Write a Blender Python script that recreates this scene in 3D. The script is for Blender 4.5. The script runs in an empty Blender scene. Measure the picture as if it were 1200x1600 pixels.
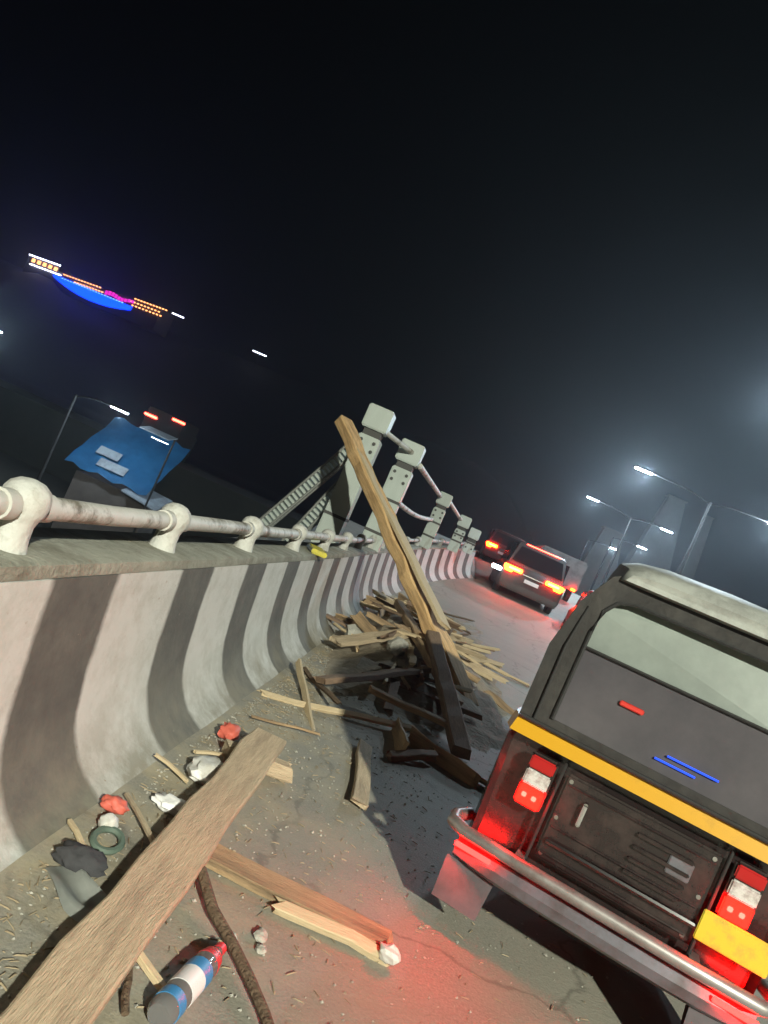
import bpy, bmesh, math, random
from mathutils import Vector, Matrix
R = math.radians
rnd = random.Random(7)
scene = bpy.context.scene
COL = scene.collection

# ------------------------------------------------------------------ camera, world, exposure, big lights
cam_d = bpy.data.cameras.new('camera'); cam = bpy.data.objects.new('camera', cam_d); COL.objects.link(cam)
cam_d.sensor_fit = 'VERTICAL'; cam_d.sensor_height = 36; cam_d.lens = 1170 / 1600 * 36
cam_d.clip_start = .05; cam_d.clip_end = 3000
_roll, _yaw, _pit = R(24), R(5.87), R(.6)
F = Vector((-math.sin(_yaw) * math.cos(_pit), math.cos(_yaw) * math.cos(_pit), math.sin(_pit)))
RT = F.cross(Vector((0, 0, 1))).normalized(); UP = RT.cross(F)
CX = math.cos(_roll) * RT + math.sin(_roll) * UP; CY = -math.sin(_roll) * RT + math.cos(_roll) * UP
cam.matrix_world = Matrix.Translation((0, 0, 1.47)) @ Matrix((CX, CY, -F)).transposed().to_4x4()
scene.camera = cam
w = bpy.data.worlds.new('World'); scene.world = w; w.use_nodes = True
bg = w.node_tree.nodes['Background']
sky = w.node_tree.nodes.new('ShaderNodeTexSky'); sky.sky_type = 'NISHITA'; sky.sun_disc = False
sky.sun_elevation = R(-4); sky.sun_rotation = R(120)
w.node_tree.links.new(sky.outputs[0], bg.inputs[0]); bg.inputs[1].default_value = .004
scene.view_settings.view_transform = 'Standard'; scene.view_settings.look = 'None'
scene.view_settings.exposure = 0; scene.view_settings.gamma = 1; scene.view_settings.use_curve_mapping = False
cy = scene.cycles
cy.max_bounces = 5; cy.diffuse_bounces = 3; cy.glossy_bounces = 3; cy.transmission_bounces = 4; cy.volume_bounces = 0
cy.sample_clamp_indirect = 3; cy.use_denoising = True; cy.caustics_reflective = False; cy.caustics_refractive = False
cy.use_light_tree = True

# ------------------------------------------------------------------ ground shape
def rise(y):
    y = min(y, 41)
    return .08 * ((y - 15) + math.sqrt((y - 15) ** 2 + 9)) / 2 if y > -5 else 0.0
R0 = rise(2)
def gz(y): return max(0, rise(y) - R0 - .01)
def off(y): return .0095 * max(0, y - 12) ** 2 if y < 30 else .0095 * 324 + .342 * (y - 30) * .3

# ------------------------------------------------------------------ materials
def mat(name, col, rough=.7, metal=0, col2=None, scale=6, bump=0, bscale=40, spec=.5, emit=None, estr=0,
        dirt=None, dscale=3, dlo=.45, dhi=.7, trans=0, stretch=None, coat=0, alpha=1):
    m = bpy.data.materials.new(name); m.use_nodes = True; n = m.node_tree.nodes; l = m.node_tree.links
    b = n['Principled BSDF']
    b.inputs['Base Color'].default_value = (*col, 1); b.inputs['Roughness'].default_value = rough
    b.inputs['Metallic'].default_value = metal; b.inputs['Specular IOR Level'].default_value = spec
    b.inputs['Transmission Weight'].default_value = trans; b.inputs['Coat Weight'].default_value = coat
    tc = n.new('ShaderNodeTexCoord'); mp = n.new('ShaderNodeMapping'); l.new(tc.outputs['Object'], mp.inputs[0])
    if stretch: mp.inputs['Scale'].default_value = stretch
    out = None
    if col2:
        t = n.new('ShaderNodeTexNoise'); t.inputs['Scale'].default_value = scale; t.inputs['Detail'].default_value = 8
        t.inputs['Roughness'].default_value = .65; l.new(mp.outputs[0], t.inputs[0])
        r = n.new('ShaderNodeValToRGB'); r.color_ramp.elements[0].position = .32; r.color_ramp.elements[1].position = .68
        r.color_ramp.elements[0].color = (*col, 1); r.color_ramp.elements[1].color = (*col2, 1)
        l.new(t.outputs[0], r.inputs[0]); out = r.outputs[0]
    if dirt:
        t2 = n.new('ShaderNodeTexNoise'); t2.inputs['Scale'].default_value = dscale; t2.inputs['Detail'].default_value = 10
        t2.inputs['Roughness'].default_value = .7; l.new(mp.outputs[0], t2.inputs[0])
        r2 = n.new('ShaderNodeValToRGB'); r2.color_ramp.elements[0].position = dlo; r2.color_ramp.elements[1].position = dhi
        r2.color_ramp.elements[0].color = (0, 0, 0, 1); r2.color_ramp.elements[1].color = (1, 1, 1, 1)
        l.new(t2.outputs[0], r2.inputs[0])
        mx = n.new('ShaderNodeMix'); mx.data_type = 'RGBA'; l.new(r2.outputs[0], mx.inputs[0])
        if out: l.new(out, mx.inputs[6])
        else: mx.inputs[6].default_value = (*col, 1)
        mx.inputs[7].default_value = (*dirt, 1); out = mx.outputs[2]
    if out: l.new(out, b.inputs['Base Color'])
    if bump:
        t3 = n.new('ShaderNodeTexNoise'); t3.inputs['Scale'].default_value = bscale; t3.inputs['Detail'].default_value = 8
        l.new(mp.outputs[0], t3.inputs[0]); bp = n.new('ShaderNodeBump'); bp.inputs['Strength'].default_value = bump
        bp.inputs['Distance'].default_value = .02; l.new(t3.outputs[0], bp.inputs['Height']); l.new(bp.outputs[0], b.inputs['Normal'])
    if emit:
        b.inputs['Emission Color'].default_value = (*emit, 1); b.inputs['Emission Strength'].default_value = estr
    return m

M = {}
M['timber'] = mat('timber', (.38, .25, .135), .8, col2=(.52, .37, .22), scale=9, bump=.5, bscale=30, stretch=(12, 1, 12), dirt=(.13, .09, .055), dscale=2.2)
M['timber_orange'] = mat('timber_orange', (.70, .43, .18), .75, col2=(.80, .56, .30), scale=9, bump=.4, bscale=30, stretch=(12, 1, 12), dirt=(.36, .2, .09), dscale=2)
M['timber_dusty'] = mat('timber_dusty', (.50, .39, .26), .9, col2=(.64, .52, .36), scale=7, bump=.6, bscale=24, stretch=(10, 1, 10), dirt=(.36, .28, .19), dscale=2.5)
M['timber_dark'] = mat('timber_dark', (.19, .125, .08), .85, col2=(.31, .21, .14), scale=9, bump=.5, bscale=30, stretch=(12, 1, 12))
M['timber_pale'] = mat('timber_pale', (.56, .43, .26), .8, col2=(.68, .55, .36), scale=9, bump=.4, bscale=30, stretch=(12, 1, 12))
M['bark'] = mat('bark', (.10, .065, .04), .95, col2=(.19, .13, .085), scale=20, bump=.8, bscale=60)
M['rock'] = mat('rock', (.34, .33, .29), .95, col2=(.5, .48, .42), scale=12, bump=.8, bscale=30)
M['post_white'] = mat('post_white', (.52, .52, .49), .85, col2=(.62, .62, .58), scale=7, bump=.4, bscale=35, dirt=(.24, .22, .17), dscale=5, dlo=.5, dhi=.72)
M['rail_white'] = mat('rail_white', (.52, .51, .47), .62, col2=(.60, .59, .55), scale=6, dirt=(.15, .13, .09), dscale=2.6, dlo=.50, dhi=.60, bump=.2)
M['steel_pale'] = mat('steel_pale', (.46, .52, .48), .5, col2=(.56, .62, .58), scale=3, dirt=(.24, .22, .17), dscale=3, dlo=.55, dhi=.75, stretch=(1, 1, .3))
M['steel_gap'] = mat('steel_gap', (.08, .08, .075), .7)
M['lattice'] = mat('lattice', (.2, .21, .2), .6, col2=(.3, .31, .29), scale=5)
M['concrete'] = mat('concrete', (.24, .235, .21), .9, col2=(.32, .31, .275), scale=4, bump=.4)
M['black_paint'] = mat('black_paint', (.02, .015, .015), .25, spec=.5, dirt=(.07, .05, .045), dscale=5, dlo=.5, dhi=.8, coat=.25)
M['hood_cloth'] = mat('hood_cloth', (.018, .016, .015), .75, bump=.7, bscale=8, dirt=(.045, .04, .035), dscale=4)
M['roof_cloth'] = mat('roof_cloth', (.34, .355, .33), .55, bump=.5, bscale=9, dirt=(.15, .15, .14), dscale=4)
M['vinyl'] = mat('vinyl', (.25, .285, .26), .35, dirt=(.15, .17, .16), dscale=2.5, dlo=.35, dhi=.8, bump=.15, bscale=6)
M['dark_glass'] = mat('dark_glass', (.07, .067, .076), .16, spec=.6, dirt=(.12, .11, .12), dscale=2, dlo=.35, dhi=.8, bump=.1, bscale=5)
M['yellow'] = mat('yellow', (.60, .31, .006), .4, dirt=(.38, .2, .02), dscale=6, dlo=.55, dhi=.8, coat=.2)
M['plate_yellow'] = mat('plate_yellow', (.60, .52, .04), .45, dirt=(.34, .30, .07), dscale=14, dlo=.5, dhi=.75)
M['red_lens'] = mat('red_lens', (.4, .01, .01), .2)
M['clear_lens'] = mat('clear_lens', (.62, .6, .58), .15, dirt=(.22, .14, .13), dscale=30)
M['red_lit'] = mat('red_lit', (.3, .01, .01), .3, emit=(1, .0003, .0001), estr=150)
M['red_hot'] = mat('red_hot', (.5, .05, .05), .3, emit=(1, .012, .008), estr=40)
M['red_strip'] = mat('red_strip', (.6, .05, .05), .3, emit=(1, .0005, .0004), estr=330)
M['blue_glint'] = mat('blue_glint', (.02, .05, .5), .3, emit=(.015, .09, 1), estr=1.2)
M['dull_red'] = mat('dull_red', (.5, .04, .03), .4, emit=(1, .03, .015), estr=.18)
M['chrome'] = mat('chrome', (.6, .6, .6), .18, metal=1)
M['bumper_steel'] = mat('bumper_steel', (.36, .34, .33), .4, metal=.6, dirt=(.16, .13, .12), dscale=6)
M['valance'] = mat('valance', (.19, .20, .23), .35, metal=.5, dirt=(.10, .09, .09), dscale=5)
M['rubber'] = mat('rubber', (.02, .02, .02), .8, bump=.3, bscale=50)
M['flap'] = mat('flap', (.10, .09, .10), .7, dirt=(.05, .045, .05), dscale=4)
M['flap_mark'] = mat('flap_mark', (.45, .5, .08), .6)
M['blue_tarp'] = mat('blue_tarp', (.02, .15, .36), .6, col2=(.035, .22, .48), scale=1.5, bump=.5, bscale=2)
M['grey_sheet'] = mat('grey_sheet', (.3, .35, .4), .5, dirt=(.12, .12, .13), dscale=1)
M['wall_dark'] = mat('wall_dark', (.10, .09, .085), .9, col2=(.16, .14, .13), scale=1)
M['lamp_white'] = mat('lamp_white', (.8, .8, .8), .4, emit=(.86, .93, 1), estr=60)
M['lamp_body'] = mat('lamp_body', (.12, .12, .13), .5, metal=.5)
M['pole'] = mat('pole', (.022, .023, .025), .7)
M['car_silver'] = mat('car_silver', (.03, .027, .027), .5, dirt=(.055, .045, .04), dscale=3)
M['car_maroon'] = mat('car_maroon', (.05, .015, .012), .45)
M['van_white'] = mat('van_white', (.5, .47, .45), .5, dirt=(.25, .22, .2), dscale=2)
M['car_glass'] = mat('car_glass', (.015, .015, .018), .08)
M['orange_lit'] = mat('orange_lit', (.6, .1, .02), .3, emit=(1, .018, .001), estr=130)
M['amber_lit'] = mat('amber_lit', (.6, .3, .02), .3, emit=(1, .30, .02), estr=40)
M['white_lit'] = mat('white_lit', (.6, .6, .6), .3, emit=(.8, .92, 1), estr=16)
M['red_far'] = mat('red_far', (.6, .05, .02), .3, emit=(1, .045, .025), estr=22)
M['led_blue'] = mat('led_blue', (.01, .03, .3), .4, emit=(.001, .028, 1), estr=9)
M['led_magenta'] = mat('led_magenta', (.3, .01, .2), .4, emit=(.75, .02, .5), estr=2.2)
M['win_orange'] = mat('win_orange', (.4, .2, .05), .4, emit=(1, .36, .12), estr=5)
M['led_white'] = mat('led_white', (.6, .6, .7), .4, emit=(.75, .78, 1), estr=14)
M['led_cyan'] = mat('led_cyan', (.3, .6, .7), .4, emit=(.25, .6, 1), estr=4)
M['facade'] = mat('facade', (.10, .10, .11), .9)
M['bottle_pet'] = mat('bottle_pet', (.75, .72, .72), .12, trans=.8)
M['label_blue'] = mat('label_blue', (.05, .24, .5), .4)
M['label_red'] = mat('label_red', (.65, .04, .05), .4)
M['label_white'] = mat('label_white', (.8, .8, .8), .4)
M['bag_white'] = mat('bag_white', (.7, .69, .66), .5, dirt=(.45, .42, .36), dscale=9)
M['rag_grey'] = mat('rag_grey', (.36, .38, .36), .9, col2=(.46, .48, .45), scale=9)
M['rag_dark'] = mat('rag_dark', (.05, .05, .055), .9, bump=.4)
M['rag_red'] = mat('rag_red', (.62, .13, .09), .6)
M['rubber_green'] = mat('rubber_green', (.10, .14, .11), .7)
M['leaf_dry'] = mat('leaf_dry', (.26, .205, .13), .9, col2=(.36, .29, .19), scale=4)

def node_mat(name):
    m = bpy.data.materials.new(name); m.use_nodes = True
    return m, m.node_tree.nodes, m.node_tree.links, m.node_tree.nodes['Principled BSDF']
def noise(n, l, vec, sc, det=8, ro=.6):
    t = n.new('ShaderNodeTexNoise'); t.inputs['Scale'].default_value = sc; t.inputs['Detail'].default_value = det
    t.inputs['Roughness'].default_value = ro; l.new(vec, t.inputs[0]); return t.outputs[0]
def mathn(n, l, op, a, b=None, c=None):
    t = n.new('ShaderNodeMath'); t.operation = op
    for i, v in enumerate((a, b, c)):
        if v is None: continue
        if isinstance(v, (int, float)): t.inputs[i].default_value = v
        else: l.new(v, t.inputs[i])
    return t.outputs[0]
def ramp(n, l, v, lo, hi, c0=(0, 0, 0), c1=(1, 1, 1)):
    r = n.new('ShaderNodeValToRGB'); r.color_ramp.elements[0].position = lo; r.color_ramp.elements[1].position = hi
    r.color_ramp.elements[0].color = (*c0, 1); r.color_ramp.elements[1].color = (*c1, 1); l.new(v, r.inputs[0]); return r.outputs[0]
def mix(n, l, f, a, b):
    t = n.new('ShaderNodeMix'); t.data_type = 'RGBA'
    for i, v in ((0, f), (6, a), (7, b)):
        if isinstance(v, tuple): t.inputs[i].default_value = (*v, 1)
        elif isinstance(v, float): t.inputs[i].default_value = v
        else: l.new(v, t.inputs[i])
    return t.outputs[2]

# asphalt with dust drifts near the barrier
m, n, l, b = node_mat('asphalt_dusty')
tc = n.new('ShaderNodeTexCoord'); V = tc.outputs['Object']
base = mix(n, l, ramp(n, l, noise(n, l, V, 90, 3), .3, .7), (.20, .19, .16), (.32, .305, .255))
base = mix(n, l, ramp(n, l, noise(n, l, V, 1.1, 6), .4, .65), base, (.30, .28, .23))
dust = ramp(n, l, noise(n, l, V, 2.6, 9, .7), .42, .62)
vo = n.new('ShaderNodeTexVoronoi'); vo.feature = 'DISTANCE_TO_EDGE'; vo.inputs['Scale'].default_value = .55
wv = n.new('ShaderNodeVectorMath'); wv.operation = 'MULTIPLY_ADD'; nz = n.new('ShaderNodeTexNoise'); nz.inputs['Scale'].default_value = 4; nz.inputs['Detail'].default_value = 6; l.new(V, nz.inputs[0])
l.new(nz.outputs['Color'], wv.inputs[0]); wv.inputs[1].default_value = (.35, .35, .35); l.new(V, wv.inputs[2]); l.new(wv.outputs[0], vo.inputs['Vector'])
base = mix(n, l, ramp(n, l, vo.outputs['Distance'], .003, .009, (.5, .5, .5), (0, 0, 0)), base, (.09, .085, .07))
spk = ramp(n, l, noise(n, l, V, 240, 2), .60, .72)
base = mix(n, l, mathn(n, l, 'MULTIPLY', spk, .5), base, (.42, .41, .37))
sx = n.new('ShaderNodeSeparateXYZ'); l.new(V, sx.inputs[0])
near = mathn(n, l, 'MULTIPLY_ADD', sx.outputs[0], -.8, .45); near.node.use_clamp = True
base = mix(n, l, mathn(n, l, 'MULTIPLY', dust, near), base, (.40, .35, .25))
l.new(base, b.inputs['Base Color']); b.inputs['Roughness'].default_value = .75
bp = n.new('ShaderNodeBump'); bp.inputs['Strength'].default_value = .4; bp.inputs['Distance'].default_value = .008
l.new(mathn(n, l, 'ADD', noise(n, l, V, 70, 4), mathn(n, l, 'MULTIPLY', noise(n, l, V, 9, 4), 1.5)), bp.inputs['Height']); l.new(bp.outputs[0], b.inputs['Normal'])
M['asphalt'] = m

# painted barrier: white bands on weathered dark paint, grime near the foot
m, n, l, b = node_mat('barrier_paint')
tc = n.new('ShaderNodeTexCoord'); V = tc.outputs['Object']
sx = n.new('ShaderNodeSeparateXYZ'); l.new(V, sx.inputs[0])
yy = mathn(n, l, 'ADD', sx.outputs[1], mathn(n, l, 'MULTIPLY', mathn(n, l, 'SUBTRACT', noise(n, l, V, 5, 5), .5), .07))
fr = mathn(n, l, 'FRACT', mathn(n, l, 'MULTIPLY_ADD', yy, 1 / 1.2, 10 - 2.88 / 1.2))
s1 = mathn(n, l, 'LESS_THAN', fr, .63)
mr = n.new('ShaderNodeMapRange'); mr.inputs[1].default_value = .575; mr.inputs[2].default_value = .605; mr.inputs[3].default_value = 1; mr.inputs[4].default_value = 0
l.new(fr, mr.inputs[0])
mr2 = n.new('ShaderNodeMapRange'); mr2.inputs[1].default_value = 0; mr2.inputs[2].default_value = .03; l.new(fr, mr2.inputs[0])
stripe = mathn(n, l, 'MULTIPLY', mr.outputs[0], mr2.outputs[0])
white = mix(n, l, ramp(n, l, noise(n, l, V, 6, 10, .7), .45, .72), (.60, .60, .57), (.47, .465, .42))
white = mix(n, l, ramp(n, l, noise(n, l, V, 23, 6, .75), .64, .70), white, (.33, .21, .14))
dark = mix(n, l, ramp(n, l, noise(n, l, V, 5, 10, .7), .4, .7), (.095, .092, .082), (.15, .145, .125))
dark = mix(n, l, ramp(n, l, noise(n, l, V, 17, 6, .75), .66, .72), dark, (.28, .24, .18))
colr = mix(n, l, stripe, dark, white)
gr = n.new('ShaderNodeMapRange'); gr.inputs[1].default_value = .0; gr.inputs[2].default_value = .34; gr.inputs[3].default_value = .85; gr.inputs[4].default_value = 0; l.new(sx.outputs[2], gr.inputs[0])
grime = mathn(n, l, 'MULTIPLY', gr.outputs[0], ramp(n, l, noise(n, l, V, 4, 9, .7), .3, .6))
colr = mix(n, l, grime, colr, (.23, .21, .155))
l.new(colr, b.inputs['Base Color']); b.inputs['Roughness'].default_value = .8
bp = n.new('ShaderNodeBump'); bp.inputs['Strength'].default_value = .5; bp.inputs['Distance'].default_value = .01
l.new(noise(n, l, V, 28, 8, .7), bp.inputs['Height']); l.new(bp.outputs[0], b.inputs['Normal'])
M['barrier'] = m
M['coping'] = mat('coping', (.27, .27, .22), .9, col2=(.38, .375, .31), scale=5, bump=.5, dirt=(.16, .15, .11), dscale=4)
M['pylon_concrete'] = mat('pylon_concrete', (.32, .31, .29), .95, col2=(.4, .39, .36), scale=.4)
M['lorry_grey'] = mat('lorry_grey', (.025, .025, .028), .6)
M['terrain'] = mat('terrain', (.02, .022, .018), 1, col2=(.035, .035, .028), scale=.3)

# ------------------------------------------------------------------ mesh helpers
def link(name, bm, m=None, parent=None, smooth=False, loc=None, rot=None):
    bmesh.ops.recalc_face_normals(bm, faces=bm.faces)
    me = bpy.data.meshes.new(name); bm.to_mesh(me); bm.free()
    o = bpy.data.objects.new(name, me); COL.objects.link(o)
    if m: me.materials.append(M[m])
    if smooth:
        for p in me.polygons: p.use_smooth = True
        me.set_sharp_from_angle(angle=R(40))
    if parent: o.parent = parent
    if loc: o.location = loc
    if rot: o.rotation_euler = rot
    return o
def tag(o, label=None, cat=None, group=None, kind=None):
    if label: o['label'] = label
    if cat: o['category'] = cat
    if group: o['group'] = group
    if kind: o['kind'] = kind
    return o
def empty(name, loc, rz=0, **k):
    o = bpy.data.objects.new(name, None); COL.objects.link(o); o.location = loc; o.rotation_euler = (0, 0, rz); o.empty_display_size = .2
    return tag(o, **k)
def box(bm, c, s, rot=None, bev=0):
    r = bmesh.ops.create_cube(bm, size=1); vs = r['verts']
    bmesh.ops.scale(bm, vec=s, verts=vs)
    if bev: 
        es = list({e for v in vs for e in v.link_edges}); rr = bmesh.ops.bevel(bm, geom=es, offset=bev, segments=2, affect='EDGES'); vs = list({v for f in rr['faces'] for v in f.verts} | {v for v in vs if v.is_valid})
    if rot is not None: bmesh.ops.transform(bm, matrix=rot, verts=vs)
    bmesh.ops.translate(bm, vec=c, verts=vs); return vs
def tube(bm, pts, r, seg=10, cap=True):
    pts = [Vector(p) for p in pts]; rings = []
    rs = r if isinstance(r, (list, tuple)) else [r] * len(pts)
    ref = Vector((0, 0, 1))
    for i, p in enumerate(pts):
        d = (pts[min(i + 1, len(pts) - 1)] - pts[max(i - 1, 0)]).normalized()
        a = d.cross(ref if abs(d.dot(ref)) < .95 else Vector((1, 0, 0))).normalized(); c = d.cross(a)
        rings.append([bm.verts.new(p + (a * math.cos(2 * math.pi * k / seg) + c * math.sin(2 * math.pi * k / seg)) * rs[i]) for k in range(seg)])
    for i in range(len(rings) - 1):
        for k in range(seg): bm.faces.new((rings[i][k], rings[i][(k + 1) % seg], rings[i + 1][(k + 1) % seg], rings[i + 1][k]))
    if cap: bm.faces.new(rings[0]); bm.faces.new(rings[-1])
def lathe(bm, prof, seg=20, c=(0, 0, 0)):
    rings = [[bm.verts.new((c[0] + r * math.cos(2 * math.pi * k / seg), c[1] + r * math.sin(2 * math.pi * k / seg), c[2] + z)) for k in range(seg)] for r, z in prof]
    for i in range(len(rings) - 1):
        for k in range(seg): bm.faces.new((rings[i][k], rings[i][(k + 1) % seg], rings[i + 1][(k + 1) % seg], rings[i + 1][k]))
    bm.faces.new(rings[0]); bm.faces.new(rings[-1])
def loft(bm, secs, cap=True, closed=True):
    rings = [[bm.verts.new(p) for p in s] for s in secs]
    nn = len(rings[0])
    for i in range(len(rings) - 1):
        for k in range(nn if closed else nn - 1): bm.faces.new((rings[i][k], rings[i][(k + 1) % nn], rings[i + 1][(k + 1) % nn], rings[i + 1][k]))
    if cap: bm.faces.new(rings[0]); bm.faces.new(rings[-1])
def plank_mesh(L, wd, th, seed=0, jag=.05, warp=.01):
    """board along local Y, centred, broken ends, subtly warped"""
    rr = random.Random(seed); bm = bmesh.new(); N = max(3, int(L / .25)); secs = []
    for i in range(N + 1):
        y = -L / 2 + L * i / N; e = (i in (0, N)); dx = rr.uniform(-1, 1) * warp; dz = rr.uniform(-1, 1) * warp
        k = 1 + rr.uniform(-.06, .06); c = min(wd, th) * .12
        pts = [(-wd / 2 + c, -th / 2), (wd / 2 - c, -th / 2), (wd / 2, -th / 2 + c), (wd / 2, th / 2 - c), (wd / 2 - c, th / 2), (-wd / 2 + c, th / 2), (-wd / 2, th / 2 - c), (-wd / 2, -th / 2 + c)]
        secs.append([(px * k + dx, y + (rr.uniform(-jag, jag) if e else 0), pz + dz) for px, pz in pts])
    loft(bm, secs); return bm
def along(o, a, b_, spin=0):
    """place an object whose length is local Y so that it runs from a to b_"""
    a, b_ = Vector(a), Vector(b_); d = (b_ - a).normalized()
    x = d.cross(Vector((0, 0, 1))).normalized(); z = x.cross(d)
    o.matrix_world = Matrix.Translation((a + b_) / 2) @ Matrix((x, d, z)).transposed().to_4x4() @ Matrix.Rotation(spin, 4, 'Y')
    return o
def board(name, a, b_, wd, th, m, label, cat, group=None, spin=0, jag=.04, warp=.008):
    L = (Vector(b_) - Vector(a)).length
    o = link(name, plank_mesh(L, wd, th, rnd.random(), jag, warp), m); along(o, a, b_, spin)
    return tag(o, label, cat, group)
def copy_tree(o, parent=None):
    c = o.copy(); COL.objects.link(c); c.parent = parent
    for ch in list(o.children): copy_tree(ch, c)
    return c

# ------------------------------------------------------------------ setting
bm = bmesh.new()
bmesh.ops.create_grid(bm, x_segments=2, y_segments=2, size=1500); bmesh.ops.translate(bm, vec=(0, 600, -6), verts=bm.verts)
tag(link('ground', bm, 'terrain'), kind='structure')
# hills
bm = bmesh.new(); NX, NY = 90, 26; g = []
hr = random.Random(3)
def hill_h(x, y):
    ridge = 56 if x < -20 else 56 * math.exp(-((x + 20) / 70) ** 2)
    ridge += 2.2 * math.sin(x * .045 + 1) + 1.5 * math.sin(x * .11)
    if x < -460: ridge *= math.exp(-((x + 460) / 120) ** 2)
    t = max(0, 1 - abs(y - 430) / 150); t = t * t * (3 - 2 * t)
    return -7 + max(0, ridge + 6 - 1.5) * t
for j in range(NY + 1):
    g.append([])
    for i in range(NX + 1):
        x = -760 + 1060 * i / NX; y = 270 + 330 * j / NY
        g[-1].append(bm.verts.new((x, y, hill_h(x, y) + (hr.uniform(-1.2, 1.2) if 4 < j < NY - 4 and hill_h(x, y) > 0 else 0))))
for j in range(NY):
    for i in range(NX): bm.faces.new((g[j][i], g[j][i + 1], g[j + 1][i + 1], g[j + 1][i]))
tag(link('hill', bm, 'terrain', smooth=True), kind='structure')
# road: one sheet following the rise
bm = bmesh.new(); ys = [-26 + .75 * i for i in range(0, 150)]; g = []
xs = [-.9, -.5, 0, 1, 2.5, 4, 6, 8, 9.9]
def sheet(name, xs, m, dz=0, y0=-26, y1=86, curved=True, smooth=True):
    bm = bmesh.new(); g = []; y = y0
    while y <= y1 + .01:
        o_ = off(y) if curved else 0
        g.append([bm.verts.new((x + (o_ if k == 0 else 0), y, gz(y) + dz)) for k, x in enumerate(xs)]); y += .75
    for j in range(len(g) - 1):
        for i in range(len(xs) - 1): bm.faces.new((g[j][i], g[j][i + 1], g[j + 1][i + 1], g[j + 1][i]))
    o = link(name, bm, m, smooth=smooth); return tag(o, kind='structure')
sheet('road', [-.9, 1.2, 2.5, 4, 6, 8, 10.1], 'asphalt')
sheet('road', [10.9, 13, 16, 20.5], 'asphalt', curved=False)
# median kerb and deck edges
def strip(name, x0, x1, z0, z1, m, y0=-26, y1=86, shift=False, parent=None):
    bm = bmesh.new(); secs = []; y = y0
    while y <= y1 + .01:
        o_ = off(y) if shift else 0; h = gz(y)
        secs.append([(x0 + o_, y, h + z0), (x1 + o_, y, h + z0), (x1 + o_, y, h + z1), (x0 + o_, y, h + z1)]); y += .75
    loft(bm, secs); return link(name, bm, m, parent)
tag(strip('median', 10.1, 10.9, -.1, .16, 'concrete'), kind='structure')
tag(strip('deck_slab', -1.5, 20.6, -1.1, -.03, 'concrete', y1=86, shift=False), kind='structure')
tag(strip('deck_ledge', -4.2, -1.52, -.75, -.22, 'concrete', y0=-26, y1=30, shift=False), kind='structure')

# ------------------------------------------------------------------ concrete barrier with posts and pipe rail
PY = [-5.2, -3.6, -2.1, -.6, .9, 2.29, 3.6, 5.05, 6.65, 8.25, 9.8, 11.35, 12.9, 14.4, 15.9, 17.4, 18.9, 20.4, 21.9, 23.4, 24.9]
bar = empty('concrete_barrier', (0, 0, 0), label='striped concrete parapet wall with a white pipe rail along the left road edge', cat='barrier')
prof = [(-.80, -.05), (-.83, -.02), (-.87, .005), (-.92, .03), (-.965, .065), (-1.01, .11), (-1.05, .17), (-1.085, .25), (-1.108, .34), (-1.125, .45), (-1.14, .58), (-1.152, .72), (-1.162, .845), (-1.5, .845), (-1.52, -.7)]
bm = bmesh.new(); secs = []; y = -6.0
while y <= 26.6:
    secs.append([(x + off(y) + .004 * math.sin(y * 5 + x * 9), y, z + gz(y)) for x, z in prof]); y += .3
loft(bm, secs); link('wall_body', bm, 'barrier', bar, smooth=True)
bm = bmesh.new(); secs = []; y = -6.02
while y <= 26.6:
    h = gz(y) + .847; o_ = off(y)
    secs.append([(-1.512 + o_, y, h), (-1.166 + o_, y, h), (-1.164 + o_, y, h + .012), (-1.170 + o_, y, h + .046), (-1.185 + o_, y, h + .052), (-1.50 + o_, y, h + .052), (-1.512 + o_, y, h + .046)]); y += .3
loft(bm, secs); link('coping', bm, 'coping', bar, smooth=True)
pbm = bmesh.new()
lathe(pbm, [(.078, .0), (.072, .02), (.066, .05), (.064, .09), (.072, .115), (.084, .135), (.088, .165), (.085, .19), (.072, .212), (.045, .230), (.012, .237)], 18)
post0 = link('post', pbm, 'post_white', bar, smooth=True)
for i, y in enumerate(PY):
    p = post0 if i == 0 else post0.copy()
    if i: COL.objects.link(p)
    p.location = (-1.31 + off(y), y, gz(y) + .897); p.rotation_euler = (0, 0, i * .7)
    s = .9 + .05 * math.sin(i * 3.1); p.scale = (s, s, 1)
for a, c in zip(PY[:-1], PY[1:]):
    bm = bmesh.new(); z = .145 + .897
    A = Vector((-1.31 + off(a), a + .08, gz(a) + z)); B = Vector((-1.31 + off(c), c - .08, gz(c) + z))
    mid = (A + B) / 2 + Vector((rnd.uniform(-.006, .006), 0, rnd.uniform(-.008, .004)))
    tube(bm, [A, mid, B], .042, 14, cap=True)
    d = (B - A).normalized()
    for t0 in (A, B - d * .06): tube(bm, [t0, t0 + d * .06], .051, 14)
    link('rail', bm, 'rail_white', bar, smooth=True)

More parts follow.
